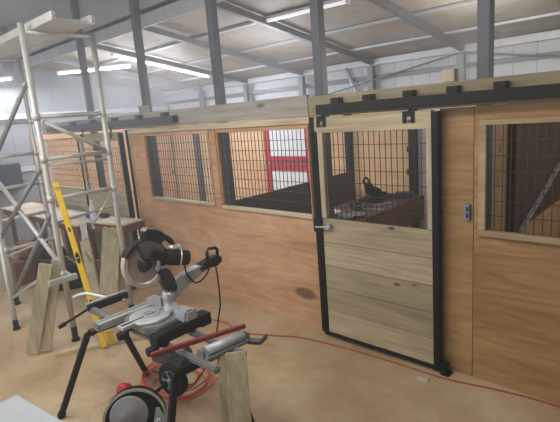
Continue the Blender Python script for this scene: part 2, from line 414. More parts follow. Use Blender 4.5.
# ================================================================== STALL FRONTS (front face y = 3.44)
Y0 = 3.44
struct('wall_stall_left', panel_xz(B(), -6.10, -2.73, 0, 2.14, Y0, Y0+.02, [(-5.66,-4.27,1.18,2.06), (-4.14,-2.79,1.18,2.06)]), 'ply_left',
       'tan plywood stall front with two mesh windows')
struct('wall_stall_center', panel_xz(B(), -1.52, -1.268, 0, 2.14, Y0, Y0+.02), 'ply_right', 'narrow plywood strip right of the sliding door')
struct('wall_stall_right', panel_xz(B(), -1.262, 1.6, 0, 2.14, Y0-.003, Y0+.02, [(-1.22,-.02,1.20,2.04)]), 'ply_right', 'brown plywood stall front at the right with a mesh window')
bm = B()
for k in range(9): box(bm, -9.10, -7.56, Y0, Y0+.022, .01+k*.133, .01+k*.133+.130)
struct('wall_stall_far', bm, 'pine_x', 'pine board lower wall of the far stall')

def mesh_bm(x0, x1, z0, z1, y, px=.051, pz=.1015, w=.0054):
    bm = B(); n = int((x1-x0)/px)
    for i in range(n+1):
        x = x0+(x1-x0)*i/n; box(bm, x-w/2, x+w/2, y-w/2, y+w/2, z0, z1)
    n = int((z1-z0)/pz)
    for i in range(n+1):
        z = z0+(z1-z0)*i/n; box(bm, x0, x1, y+w/2, y+w*1.5, z-w/2, z+w/2)
    return bm

def mesh_window(x0, x1, z0, z1, label, jw=(.04,.04), sill=.035, mat='pine_x', matz='pine_z', head='pine_x'):
    t_ = thing('mesh_window', label, 'window', ((x0+x1)/2, Y0, z0), 'wire mesh windows in the stall fronts')
    ya, yb = Y0-.022, Y0+.03
    if sill: obj('window_sill', box(B(), x0-jw[0], x1+jw[1], ya-.012, yb, z0-sill, z0, .004), mat, t_)
    for s, (xa, xb) in enumerate(((x0-jw[0], x0), (x1, x1+jw[1]))):
        if xb-xa > .005: obj('window_jamb', box(B(), xa, xb, ya, yb, z0, z1, .004), matz, t_)
    obj('window_head', box(B(), x0-jw[0], x1+jw[1], ya, yb, z1, z1+.035, .004), head, t_)
    obj('wire_mesh', mesh_bm(x0, x1, z0, z1, Y0+.012), 'mesh', t_)
    return t_
mesh_window(-5.645, -4.285, 1.215, 2.04, 'left mesh window of the tan plywood wall, pine sill, plywood behind', (.012,.012), .035, 'pine_x', 'ply_left', 'ply_left')
mesh_window(-4.125, -2.805, 1.205, 2.04, 'mesh window of the tan plywood wall with the red door showing behind', (.012,.012), .035, 'pine_x', 'ply_left', 'ply_left')
mesh_window(-1.175, -.06, 1.235, 2.005, 'mesh window at the right edge with dark boards behind', (.05,.05), .04, 'pine_frame', 'pine_frame', 'pine_frame')
mesh_window(-9.05, -7.62, 1.22, 2.04, 'mesh window of the far stall behind the scaffold', (.03,.05), .03)
bm = B(); box(bm, -4.262, -4.158, Y0-.02, Y0+.0, 1.18, 2.07, .004); tag(obj('mullion_board', bm, 'ply_left'), 'upright tan board between the two mesh windows of the tan wall', 'board')

# header boards and rails over the stalls
bm = B(); box(bm, -9.6, -2.76, Y0-.04, Y0-.001, 2.155, 2.345, .004); tag(obj('header_board', bm, 'header'), 'long weathered header board above the tan plywood wall and far stall', 'header board')
bm = B(); box(bm, -5.66, -5.50, Y0-.035, Y0+.03, 2.347, 2.44, .004); tag(obj('header_block', bm, 'header'), 'short wood block on top of the weathered header right of the left post', 'wood block')
bm = B(); box(bm, -2.75, 1.6, Y0-.04, Y0-.001, 2.145, 2.325, .004); tag(obj('header_board', bm, 'pine_header'), 'long pine header board carrying the near black door track', 'header board')
bm = B(); box(bm, -1.485, -1.395, Y0-.035, Y0+.045, 2.327, 2.415, .004); tag(obj('post_stub', bm, 'pine_z'), 'short pine block standing on the header above the right end of the sliding door', 'wood block')
bm = B(); box(bm, -6.05, -2.76, Y0-.026, Y0-.001, 2.085, 2.150, .003); tag(obj('rail_board', bm, 'pine_x'), 'pale pine rail under the weathered header above the two mesh windows', 'board')

def door_track(x0, x1, z, xb, label, mat='black'):
    t_ = thing('door_track', label, 'door track', ((x0+x1)/2, Y0-.09, z))
    bm = B(); y0, y1 = Y0-.125, Y0-.052
    box(bm, x0, x1, y0, y0+.006, z-.045, z+.04); box(bm, x0, x1, y1-.006, y1, z-.045, z+.04); box(bm, x0, x1, y0+.006, y1-.006, z+.034, z+.04)
    box(bm, x0, x1, y0+.006, y0+.024, z-.045, z-.039); box(bm, x0, x1, y1-.024, y1-.006, z-.045, z-.039)
    obj('rail', bm, mat, t_)
    for x in xb:
        bm = B(); box(bm, x-.04, x+.04, y0+.002, Y0-.041, z+.041, z+.088, .004); br = obj('track_bracket', bm, mat, t_)
        bm = B(); lathe(bm, (x, y0+.002, z+.066), (0,-1,0), [(0,.010),(.007,.010)], 8); obj('bracket_bolt', bm, mat, br)
    return t_
door_track(-2.60, .9, 2.205, (-2.40, -2.08, -1.72, -1.38, -1.06, -.55, .1), 'long black sliding door track with bracket blocks over the pine door')
door_track(-8.6, -4.78, 2.235, (-7.6, -6.9, -6.25, -5.6, -5.0), 'far grey sliding door track along the weathered header', 'steel_dk')

# ------------------------------------------------------------------ sliding doors
def sliding_door(x0, x1, name_label, zb, zt, hang, latch=True, mat='pine_door', planks=5, stile=.045):
    ya, yb = Y0-.105, Y0-.055
    t_ = thing('sliding_stall_door', name_label, 'stall door', ((x0+x1)/2, (ya+yb)/2, zb))
    zw0, zw1 = 1.215, 2.00
    bm = B(); h = (zw0-zb-.035)/planks
    for k in range(planks): box(bm, x0+stile, x1-.052, ya+.008, yb, zb+.035+k*h, zb+.035+(k+1)*h-.004, .002)
    obj('plank_panel', bm, mat, t_)
    obj('top_rail', box(B(), x0+.01, x1-.052, ya, yb, zw1, zt, .004), mat, t_)
    obj('side_stile', box(B(), x0+stile, x0+stile+.055, ya, yb-.004, zw0, zw1, .004), 'pine_z', t_)
    obj('side_stile', box(B(), x1-.095, x1-.052, ya, yb-.004, zw0, zw1, .004), 'pine_z', t_)
    obj('wire_mesh', mesh_bm(x0+stile+.055, x1-.095, zw0, zw1, (ya+yb)/2), 'mesh', t_)
    bm = B(); box(bm, x0, x0+.018, ya-.006, yb, zb, zt-.0, .003); box(bm, x0, x0+.034, ya-.006, ya, zb, zt-.12, .001)
    obj('edge_channel', bm, 'black', t_, label='thin black steel edge on the latch side')
    bm = B(); box(bm, x1-.052, x1, ya-.008, yb+.004, zb-.0, zt-.01, .004)
    obj('edge_channel', bm, 'black', t_, label='wide black steel edge channel')
    obj('bottom_channel', box(B(), x0+.018, x1-.052, ya-.003, yb, zb, zb+.033, .003), 'black', t_)
    for x in hang:
        bm = B(); box(bm, x-.05, x+.05, ya-.010, ya, zt-.035, zt+.005, .003)
        for s in (-.034, .034):
            box(bm, x+s-.014, x+s+.014, ya-.014, ya, zt-.085, zt-.02, .003)
        box(bm, x-.012, x+.012, (ya+yb)/2-.008, (ya+yb)/2+.008, zt-.02, zt+.075)
        hg = obj('roller_hanger', bm, 'black', t_)
        bm = B(); lathe(bm, (x, ya-.012, zt-.07), (0,-1,0), [(0,.012),(.01,.012)], 8); obj('hanger_bolt', bm, 'steel_dk', hg)
    if latch:
        bm = B(); box(bm, x0-.035, x0+.045, ya-.035, ya-.006, 1.08, 1.215, .006); lt = obj('latch', bm, 'black', t_)
        bm = B(); tube(bm, (x0-.01, ya-.04, 1.13), (x0+.14, ya-.04, 1.145), .009, 8); lathe(bm, (x0+.14, ya-.055, 1.145), (0,1,0), [(0,.022),(.05,.022)], 10)
        obj('latch_bolt', bm, 'galv', lt)
    return t_
sliding_door(-2.665, -1.488, 'near sliding stall door of pale pine planks with black wire mesh top', .025, 2.135, (-2.56, -1.72))
sliding_door(-7.50, -6.12, 'far sliding stall door of pale planks beyond the scaffold', .03, 2.12, (-7.3, -6.4), False)
# door guide on the floor and latch-side jamb strip
bm = B(); box(bm, -1.480, -1.435, Y0-.12, Y0-.04, 0, .10, .004); box(bm, -1.480, -1.41, Y0-.12, Y0-.03, 0, .015, .003)
tag(obj('door_guide', bm, 'black'), 'black floor guide at the right foot of the pine sliding door', 'door guide')
bm = B(); box(bm, -2.765, -2.722, Y0-.03, Y0-.001, 0, 2.14, .003); tag(obj('jamb_strip', bm, 'black'), 'tall black jamb strip at the latch side of the pine sliding door', 'jamb strip')
bm = B(); box(bm, -6.102, -6.04, Y0-.03, Y0-.001, 0, 2.14, .003); tag(obj('jamb_strip', bm, 'black'), 'tall black jamb strip at the left end of the tan plywood wall', 'jamb strip')
bm = B(); box(bm, -6.038, -6.012, Y0-.024, Y0-.001, 0, 2.14, .003); tag(obj('corner_trim', bm, 'pine_z'), 'thin pale corner strip right of the left black jamb strip', 'trim strip')

# outlet box
ob = thing('outlet_box', 'grey electrical outlet box on the plywood strip right of the door', 'outlet', (-1.30, Y0-.01, 1.30))
obj('box_body', box(B(), -1.33, -1.285, Y0-.03, Y0-.0005, 1.305, 1.425, .004), 'outlet', ob)
bm = B(); box(bm, -1.312, -1.292, Y0-.034, Y0-.03, 1.325, 1.358, .003); box(bm, -1.312, -1.292, Y0-.034, Y0-.03, 1.372, 1.405, .003); obj('socket_face', bm, 'dkgrey', ob)

# partitions between the stalls
bm = B()
for k in range(6): box(bm, -4.275, -4.235, 3.58, 6.25, .01+k*.198, .01+k*.198+.194)
tag(obj('stall_partition', bm, 'brown_wood'), 'low dark brown board partition running back behind the tan plywood wall', 'partition')
pt = thing('stall_partition', 'tall stall partition behind the right-hand window, dark above and tan below', 'partition', (-1.23, 5, 0))
bm = B()
for k in range(6): box(bm, -1.25, -1.21, 4.12, 6.9, 1.0+k*.195, 1.0+k*.195+.191)
obj('upper_boards', bm, 'brown_wood', pt, label='dark brown upper boards')
obj('front_panel', box(B(), -1.25, -1.21, 3.6, 4.10, 1.0, 2.17), 'ply_back', pt, label='tan plywood front strip'); obj('corner_stud', box(B(), -1.21, -1.15, 4.03, 4.12, 0, 2.17), 'brown_wood', pt)
obj('lower_panel', box(B(), -1.25, -1.21, 3.6, 6.9, 0, 1.0), 'ply_back', pt, label='tan plywood lower panel')
bm = B(); bar(bm, (-1.18,4.30,1.0), (-1.18,6.35,1.62), .03, .035, (0,0,1)); tag(obj('diagonal_rail', bm, 'galv'), 'thin pale diagonal rail fixed to the partition behind the right-hand window', 'rail')
bm = B(); box(bm, -1.10, -.98, 6.7, 6.79, 0, 2.14); 
bm.free()

# inner posts at the back
for x, w, m_, l in ((-4.78, .05, 'black', 'dark upright post against the back plywood seen through the door mesh'), (-3.535, .055, 'black', 'black post beside the bare white siding at the back'),
                (-9.2, .06, 'steel_dk', 'dark upright post at the back seen through the left mesh window')):
    bm = B(); box(bm, x-w, x+w, 6.93, 7.04, 0, 2.14, .004)
    if x > -4:
        for z in (1.05, 1.42): box(bm, x-w-.03, x+w+.02, 6.915, 6.93, z, z+.10, .003)
    tag(obj('back_post', bm, m_), l, 'post')

# workbench in the middle stall
wb = thing('stall_workbench', 'dark wooden workbench with tools behind the sliding door mesh', 'workbench', (-3.3, 5.2, 0))
obj('bench_top', box(B(), -3.70, -2.94, 4.35, 6.12, .86, .90, .004), 'bench_wood', wb)
obj('front_board', box(B(), -2.975, -2.945, 4.35, 6.12, .56, .859), 'bench_wood', wb)
for x in (-3.62, -3.02):
    for y in (4.45, 6.02): obj('leg', box(B(), x-.045, x+.045, y-.045, y+.045, 0, .859), 'bench_wood', wb)

bs = thing('bench_saw', 'black machine with tilted head at the back end of the stall workbench', 'power tool', (-3.45, 5.75, .902))
obj('base', box(B(), -3.58, -3.30, 5.40, 5.85, .902, .94, .01), 'black', bs)
bm = B(); prism(bm, [(-.26,.0),(.20,0),(.24,.04),(.10,.07),(-.06,.12),(-.18,.24),(-.24,.25),(-.26,.19),(-.16,.08)], (-3.42,5.62,.935), (0,1,0), (0,0,1), .08, .012); obj('arm', bm, 'black', bs)
bm = B(); lathe(bm, (-3.48,5.52,1.04), (1,0,0), [(0,.04),(.01,.085),(.04,.085),(.05,.04)], 24); obj('blade_guard', bm, 'dkgrey', bs)
bm = B(); lathe(bm, (-3.40,5.46,1.09), (.3,.8,-.4), [(0,.04),(.04,.045),(.15,.04),(.17,.03)], 16); obj('motor', bm, 'black', bs)
bm = B(); path(bm, smooth_pts([(-3.42,5.38,1.15),(-3.42,5.30,1.21),(-3.42,5.38,1.25),(-3.42,5.48,1.15)], 4), .015, 8); obj('handle', bm, 'black', bs)
random.seed(9)
def small(name, kind, x, y, rz, mat, label, cat='tool'):
    bm = B(); c, s = math.cos(rz), math.sin(rz); ex, ey = V(c,s,0), V(-s,c,0); o = V(x,y,.902)
    if kind == 'wrench':
        prism(bm, [(-.13,-.012),(.07,-.010),(.09,-.03),(.13,-.028),(.11,-.006),(.11,.008),(.13,.03),(.09,.03),(.07,.012),(-.13,.012),(-.15,0)], o+V(0,0,.007), ex, ey, .012)
    elif kind == 'drill':
        lathe(bm, o+V(0,0,.045)-ex*.09, ex, [(0,.03),(.02,.042),(.10,.042),(.13,.025),(.19,.018),(.2,.006)], 12); bar(bm, o+V(0,0,.04)-ex*.05-ey*.03, o+V(0,0,.03)-ex*.09-ey*.17, .04, .05, None, .006); bar(bm, o+V(0,0,.03)-ex*.05-ey*.18, o+V(0,0,.03)-ex*.14-ey*.17, .06, .05, None, .006)
    elif kind == 'case':
        prism(bm, [(-.13,-.08),(.13,-.08),(.13,.08),(-.13,.08)], o+V(0,0,.035), ex, ey, .07, .008); path(bm, smooth_pts([o-ex*.04-ey*.085+V(0,0,.04), o-ex*.03-ey*.12+V(0,0,.04), o+ex*.03-ey*.12+V(0,0,.04), o+ex*.04-ey*.085+V(0,0,.04)], 3), .008, 6)
    elif kind == 'rag':
        n = 9; g = [[bm.verts.new(o+ex*(i/n-.5)*.3+ey*(j/n-.5)*.22+V(0,0,.012+random.random()*.035)) for j in range(n+1)] for i in range(n+1)]
        for i in range(n):
            for j in range(n): bm.faces.new([g[i][j], g[i+1][j], g[i+1][j+1], g[i][j+1]]).smooth = True
    tag(obj(name, bm, mat), label, cat)
small('tool_case', 'case', -3.14, 5.90, .4, 'dkgrey', 'dark flat tool case on the stall workbench beyond the black machine', 'tool case')
small('cordless_drill', 'drill', -3.42, 5.08, 1.2, 'dkgrey', 'dark cordless drill lying in the middle of the stall workbench', 'drill')
small('wrench', 'wrench', -3.10, 5.02, .3, 'galv', 'pale metal wrench near the front edge of the stall workbench', 'wrench')
small('wrench', 'wrench', -3.16, 5.35, 1.2, 'galv', 'pale metal wrench between the tool case and the nearer wrench', 'wrench')
small('rag', 'rag', -3.52, 4.60, .2, 'cloth', 'crumpled white rag on the near end of the stall workbench', 'rag')
small('rag', 'rag', -3.13, 4.58, 1.0, 'greyplastic', 'grey cloth on the near front corner of the stall workbench', 'rag')

# ================================================================== SCAFFOLD
sc = thing('scaffold', 'grey aluminium scaffold tower with crossed braces at the left', 'scaffold', (-5.7, 2.1, 0))
XA, XB2, YA, YB2 = -4.83, -6.6, 1.78, 2.46
def lean(x, z): return x + (.03*max(0, z-1.2) if x > -5 else 0)     # the near frame leans slightly
def post(x, y, z1, mat='scaf'):
    p = obj('post', path(B(), [(x,y,.10),(x,y,1.2),(lean(x,z1),y,z1)], .029, 14), mat, sc)
    bm = B(); lathe(bm, (x,y,0), (0,0,1), [(0,.045),(.02,.045),(.025,.03),(.16,.031)], 14); obj('foot', bm, 'blackrub', p)
    for z in (.75, 1.54, 1.94, 2.35):
        obj('coupler', lathe(B(), (lean(x,z),y,z-.035), (0,0,1), [(0,.034),(.07,.034)], 14), 'scaf', p)
for x in (XA, XB2):
    post(x, YA, 3.2); post(x, YB2 if x == XA else 2.36, 3.15)
for x, yb in ((XA, YB2), (XB2, 2.36)):
    for z in ((1.14, 1.54, 1.94, 2.35, 3.12) if x == XA else (.75, 1.14, 1.54, 1.94, 2.35, 3.12)):
        if x == XA and z == 1.14: continue
        obj('rung', tube(B(), (lean(x,z), YA, z), (lean(x,z), yb, z), .022, 12), 'scaf', sc)
obj('rung', tube(B(), (lean(XA,1.87), YA, 1.88), (lean(XA,1.87), YB2, 1.86), .014, 10), 'scaf', sc)
obj('brace', tube(B(), (lean(XA,2.3), YA+.06, 2.30), (lean(XA,1.96), YB2-.03, 1.96), .020, 12), 'scaf', sc)
obj('brace', tube(B(), (XA, YB2-.02, 1.50), (XA, 2.16, 1.18), .010, 10), 'scaf', sc)
def brace(a, b, mat='scaf_dk', r=.024):
    bm = B(); tube(bm, a, b, r, 12); d_ = (Vector(b)-Vector(a)).normalized()
    lathe(bm, Vector(a)-d_*.02, d_, [(0,.012),(.03,.03),(.07,.03),(.08,.02)], 10)
    obj('brace', bm, mat, sc)
brace((XA, YA-.03, .88), (XB2, YA-.03, 1.86), 'scaf')
brace((XA, YA-.05, 1.84), (XB2-.3, YA-.05, .75), 'scaf_dk')
brace((XA, YA-.03, 1.38), (XB2, YA-.03, .12), 'scaf_dk')
brace((XA, YA-.03, 2.66), (XB2, YA-.03, 1.72), 'scaf_dk')
brace((XB2, 2.36, .95), (XA, 2.46, 1.35), 'scaf_dk', .014)
# outrigger leg at the front left, tied back to the near post
orr = obj('outrigger', tube(B(), (-5.74,1.49,.05), (-6.10,1.60,1.25), .026, 14), 'scaf', sc)
bm = B(); lathe(bm, (-5.725,1.485,0), (-.28,.09,1), [(0,.04),(.02,.04),(.03,.03),(.11,.031)], 12); obj('foot', bm, 'blackrub', orr)
obj('outrigger_tie', tube(B(), (-5.83,1.52,.34), (XA,YA,.86), .018, 12), 'scaf', sc)
obj('outrigger_tie', tube(B(), (-5.98,1.56,.80), (XB2,2.36,.76), .016, 12), 'scaf', sc)
# working platform at the top
pf = obj('platform', box(B(), XB2-.25, -4.35, 1.90, 2.22, 3.15, 3.18, .004), 'scaf', sc)
for y in (1.88, 2.24): obj('platform_rail', box(B(), XB2-.3, -4.28, y-.02, y+.02, 3.145, 3.22, .005), 'scaf', pf)
# channel across the near post
bm = B(); bar(bm, (-4.56, 1.525, .775), (-4.56, 1.80, .775), .055, .055, (0,0,1), .006); bar(bm, (XA+.03, YA, .775), (-4.588, YA-.02, .775), .03, .03, (0,0,1)); obj('cross_channel', bm, 'scaf', sc)

# two stacked pairs of planks leaning on the cross channel
def plank(a, b, w, th, face, mat, label, cat='plank', group=None):
    """board from a (foot) to b (head); 'face' = direction its broad side looks"""
    a, b = Vector(a), Vector(b); d_ = (b-a).normalized(); f = Vector(face); f = (f-d_*f.dot(d_)).normalized()
    bm = B(); bar(bm, a, b, w, th, f, .004)
    return tag(obj('plank', bm, mat), label, cat, group)
plank((-4.885,1.36,.02), (-4.69,1.58,.94), .125, .036, (.85,-.5,0), 'pine_green', 'wide pale plank leaning on the scaffold, the left one of the pair')
plank((-4.83,1.47,.02), (-4.70,1.69,.95), .095, .036, (.85,-.5,0), 'pine_green', 'narrower pale plank leaning on the scaffold, the right one of the pair')
plank((-4.66,1.50,.022), (-4.17,2.36,.022), .085, .04, (0,0,1), 'pine_y', 'long pale plank lying flat on the floor behind the saw stand legs')

# yellow spirit level leaning on the near scaffold post
lv = thing('spirit_level', 'long yellow spirit level leaning against the scaffold', 'spirit level', (-4.36,1.87,0))
a, b = V(-4.35,1.865,.03), V(-4.70,1.81,1.71); d_ = (b-a).normalized(); f = V(.86,-.5,.1); f = (f-d_*f.dot(d_)).normalized()
s_ = d_.cross(f).normalized()
obj('level_body', bar(B(), a, b, .054, .025, f, .003), 'yellow', lv)
for k, (q, hw, hl) in enumerate(((.965,.018,.012), (.55,.02,.06), (.28,.014,.03), (.72,.012,.025), (.12,.014,.05))):
    c_ = a+(b-a)*q
    bm = B(); prism(bm, [(hw*math.cos(t_*PI/6), hl*math.sin(t_*PI/6)) for t_ in range(12)], c_+f*.0135, s_, d_, .004)
    p_ = obj('vial_window', bm, 'black', lv)
    bm = B(); bar(bm, c_-s_*hw*.6+f*.016, c_+s_*hw*.6+f*.016, .008, .004, f); obj('vial', bm, 'plateglass', p_)

# ================================================================== LEFT WORKTABLES AND CLUTTER
wt = thing('work_table', 'sawhorse table with brown stamped apron beside the water bottle', 'work table', (-6.1,3.0,0))
P = [(-6.47,2.80),(-5.66,2.94),(-5.72,3.28),(-6.53,3.14)]
bm = B(); prism(bm, P, (0,0,.905), (1,0,0), (0,1,0), .022, .003); obj('table_top', bm, 'tabletop', wt)
bm = B()
for i in range(4): bar(bm, (*P[i],.845), (*P[(i+1)%4],.845), .03, .09, (0,0,1))
obj('apron', bm, 'brown_table', wt)
for (x, y), dx in zip(P, (.03,-.03,-.03,.03)): obj('leg', bar(B(), (x+dx*.5, y+(.02 if y < 3 else -.02), 0), (x+dx*1.5, y+(.04 if y < 3 else -.04), .80), .06, .05, (0,1,0)), 'brown_table', wt)
bm = B()
for x in (-6.28, -6.02, -5.84):
    yy = 2.80+(x+6.47)*.173-.0165
    box(bm, x-.05, x+.05, yy-.004, yy+.002, .825, .87)
obj('apron_stamp', bm, 'tabletop', wt, label='pale rectangular stamps on the apron')
wt2 = thing('work_table', 'long pale plywood worktable running left behind the scaffold', 'work table', (-8.2,3.0,0))
obj('table_top', box(B(), -9.9,-6.6,2.72,3.30,.83,.855,.003), 'tabletop', wt2)
obj('apron', box(B(), -9.85,-6.65,2.75,2.79,.73,.83), 'brown_table', wt2)
for x in (-9.7,-8.2,-6.75):
    for y in (2.82, 3.2): obj('leg', box(B(), x-.04,x+.04,y-.03,y+.03,0,.83), 'brown_table', wt2)
bx, by, bz = -6.40, 2.90, .917
bt = thing('water_bottle', 'clear plastic water bottle standing on the work table', 'bottle', (bx,by,bz))
bm = B(); lathe(bm, (bx,by,bz), (0,0,1), [(0,.042),(.007,.048),(.08,.048),(.10,.044),(.12,.048),(.19,.047),(.245,.018),(.265,.017)], 16); obj('bottle_body', bm, 'plateglass', bt)
bm = B(); lathe(bm, (bx,by,bz+.266), (0,0,1), [(0,.021),(.022,.021)], 12); obj('cap', bm, 'white', bt)
# blue roll and dark pouch on the table
bm = B(); lathe(bm, (-6.50,2.92,.967), (.9,.3,0), [(0,.02),(.003,.05),(.10,.05),(.103,.02)], 18); 
tag(obj('tape_roll', bm, 'blue'), 'blue roll lying on the work table left of the bottle', 'roll').location.x -= .12
bm = B(); prism(bm, [(-.1,-.05),(.08,-.06),(.11,.0),(.06,.06),(-.08,.05)], (-6.46,3.09,.948), (1,0,0), (0,1,0), .06, .015); tag(obj('tool_pouch', bm, 'dkgrey'), 'dark pouch on the work table beside the blue roll', 'pouch')
# white rag hung over the table corner
bm = B(); n = 10
g = [[bm.verts.new((-6.56+.17*i/n+.01*math.sin(j*1.7), 2.775+.024*i/n-.02*math.sin(i*1.4)*(.3+j/n)-.012, .93-.40*j/n)) for j in range(n+1)] for i in range(n+1)]
for i in range(n):
    for j in range(n): bm.faces.new([g[i][j],g[i+1][j],g[i+1][j+1],g[i][j+1]]).smooth = True
r_ = obj('rag', bm, 'cloth'); tag(r_, 'white rag hanging off the near corner of the work table', 'rag')
sd = r_.modifiers.new('thick','SOLIDIFY'); sd.thickness = .006
plank((-5.50,2.50,.02), (-5.58,2.74,.93), .22, .036, (.8,-.6,0), 'pine_green', 'broad greenish plank leaning upright against the work table end')
plank((-5.50,2.36,.02), (-6.30,2.68,.70), .16, .036, (.6,-.75,0), 'pine_green', 'greenish plank leaning at a steep slant across the work table legs')
bm = B(); prism(bm, [(0,-.012),(.16,-.02),(.20,-.02),(.20,.02),(.16,.02),(0,.012)], (-6.03,2.545,.60), (.75,-.1,-.55), (.3,-.9,.4), .006)
tag(obj('metal_scraper', bm, 'alu'), 'small pale metal scraper resting on the slanted greenish plank', 'scraper')

def carton(x, y, z, w, dpt, h, label, rz=0.0):
    t_ = thing('carton', label, 'box', (x,y,z)); c, s = math.cos(rz), math.sin(rz); ex, ey = V(c,s,0), V(-s,c,0)
    bm = B(); prism(bm, [(-w/2,-dpt/2),(w/2,-dpt/2),(w/2,dpt/2),(-w/2,dpt/2)], (x,y,z+h/2), ex, ey, h, .006); obj('carton_body', bm, 'cardboard', t_)
    bm = B(); o = V(x,y,z+h)
    for sg in (-1, 1): prism(bm, [(-w/2,0),(w/2,0),(w/2,.001+dpt/2*.8),(-w/2,.001+dpt/2*.8)], o+ey*(sg*dpt/2)+V(0,0,.004), ex, ey*(-sg*.8)+V(0,0,.42), .006)
    obj('carton_flap', bm, 'cardboard', t_)
carton(-7.55,2.15,0,.34,.3,.34,'brown carton on the floor under the scaffold, nearest the left edge', .2)
carton(-7.75,2.46,0,.36,.3,.52,'taller brown carton behind the floor carton under the long worktable', .1)
# dark clutter under the tables
bk = thing('bucket', 'black bucket on the floor under the work table', 'bucket', (-6.55,2.55,0))
bm = B(); lathe(bm, (-6.55,2.55,0), (0,0,1), [(0,.12),(.01,.125),(.34,.15),(.345,.158),(.36,.158)], 20); obj('bucket_body', bm, 'blackrub', bk)
bm = B(); path(bm, [(-6.55+.155*math.cos(q), 2.55-.06*math.sin(q), .35+.12*math.sin(q)) for q in [PI*i/12 for i in range(13)]], .005, 6); obj('handle', bm, 'galv', bk)
sh = thing('shop_vacuum', 'dark grey shop vacuum on the floor beneath the long worktable', 'vacuum', (-7.05,2.5,0))
bm = B(); lathe(bm, (-7.05,2.5,.05), (0,0,1), [(0,.16),(.02,.18),(.30,.18),(.32,.19),(.36,.19)], 20); obj('drum', bm, 'dkgrey', sh)
bm = B(); lathe(bm, (-7.05,2.5,.41), (0,0,1), [(0,.19),(.06,.17),(.14,.12),(.16,.06)], 20); obj('motor_head', bm, 'black', sh)
bm = B(); path(bm, smooth_pts([(-6.87,2.45,.3),(-6.7,2.3,.34),(-6.72,2.2,.15),(-6.9,2.22,.04)],5), .022, 8); obj('hose', bm, 'blackrub', sh)
bm = B()
for q in range(4): lathe(bm, (-7.05+.17*math.cos(q*PI/2+.8), 2.5+.17*math.sin(q*PI/2+.8)-.012, .03), (0,1,0), [(0,.03),(.024,.03)], 10)
obj('caster', bm, 'blackrub', sh)
# wall cabinet
cb = thing('wall_cabinet', 'dark grey cabinet on the pale gable wall at the left edge', 'cabinet', (XL+.12,3.0,1.14))
obj('cabinet_body', box(B(), XL+.001,XL+.20,2.72,3.28,1.13,1.64,.006), 'cabinet', cb)
dr = obj('cabinet_door', box(B(), XL+.20,XL+.222,2.73,3.27,1.14,1.63,.004), 'cabinet', cb)
obj('handle', box(B(), XL+.222,XL+.25,2.78,2.80,1.33,1.43,.004), 'black', dr)

# ================================================================== SAW STAND
st = thing('saw_stand', 'folding saw stand with black legs and grey rails under the miter saw', 'saw stand', (-2.8,1.5,0))
for y in (1.51, 1.73): obj('rail', bar(B(), (-3.30,y,.745), (-2.03,y,.745), .045, .045, (0,0,1), .01), 'greyplastic', st)
def leg(a, b, lab=None):
    l_ = obj('leg', bar(B(), a, b, .042, .042, (1,0,0), .008), 'black', st)
    d_ = (Vector(b)-Vector(a)).normalized(); bm = B(); bar(bm, Vector(b)-d_*.06, b, .05, .05, (1,0,0), .008); obj('rubber_foot', bm, 'blackrub', l_)
leg((-3.28,1.30,.72), (-3.58,1.10,.005)); leg((-3.09,1.475,.725), (-3.56,1.86,.005))
leg((-2.28,1.37,.70), (-2.15,1.10,.005)); leg((-2.22,1.72,.72), (-2.15,1.86,.005))
bm = B(); bar(bm, (-3.285,1.30,.72), (-3.23,1.51,.735), .045, .04, (0,0,1), .008); bar(bm, (-3.09,1.475,.725), (-3.06,1.60,.735), .04, .035, (0,0,1), .006); obj('leg_knuckle', bm, 'black', st)
bm = B(); bar(bm, (-2.28,1.37,.70), (-2.24,1.72,.715), .05, .05, (0,0,1), .008); obj('cross_tube', bm, 'black', st)
# left support arm: aluminium bar across, sliding cylinder, second bar with black body
bm = B(); bar(bm, (-3.135,1.31,.805), (-3.135,1.88,.805), .075, .05, (0,0,1), .004); bar(bm, (-3.155,1.315,.833), (-3.155,1.875,.833), .015, .01, (0,0,1)); sa = obj('support_bar', bm, 'alu', st, label='long aluminium support bar')
bm = B(); bar(bm, (-3.135,1.303,.805), (-3.135,1.311,.805), .08, .055, (0,0,1), .003); obj('end_cap', bm, 'greyplastic', sa)
obj('extension_tube', tube(B(), (-3.60,1.50,.755), (-3.16,1.50,.755), .030, 18), 'greyplastic', st)
bm = B(); bar(bm, (-3.62,1.47,.77), (-3.62,1.82,.77), .06, .055, (0,0,1), .006); fb = obj('end_stop', bm, 'black', st)
bm = B(); bar(bm, (-3.645,1.47,.80), (-3.645,1.82,.80), .03, .012, (0,0,1), .003); obj('stop_plate', bm, 'alu', fb)
bm = B(); tube(bm, (-3.60,1.46,.775), (-3.555,1.25,.745), .010, 10); lathe(bm, (-3.555,1.255,.745), (.2,-.95,-.14), [(0,.016),(.02,.017),(.055,.015),(.06,.008)], 12); obj('clamp_lever', bm, 'black', st)
bm = B(); path(bm, smooth_pts([(-4.02,1.52,.76),(-3.93,1.60,.79),(-3.72,1.70,.76),(-3.58,1.78,.74)], 5), .016, 8); obj('stop_arm', bm, 'alu', st)
bm = B(); path(bm, smooth_pts([(-3.33,1.45,.78),(-3.32,1.40,.72),(-3.30,1.34,.69),(-3.26,1.33,.74)], 4), .014, 8); obj('hook', bm, 'redbar', st)
bm = B(); prism(bm, [(-.022,-.055),(.022,-.055),(.022,.055),(-.022,.055)], (-3.085,1.375,.715), (.5,.86,0), (.1,-.1,1), .012); obj('hang_tag', bm, 'yellowtag', st, label='yellow warning label tag')
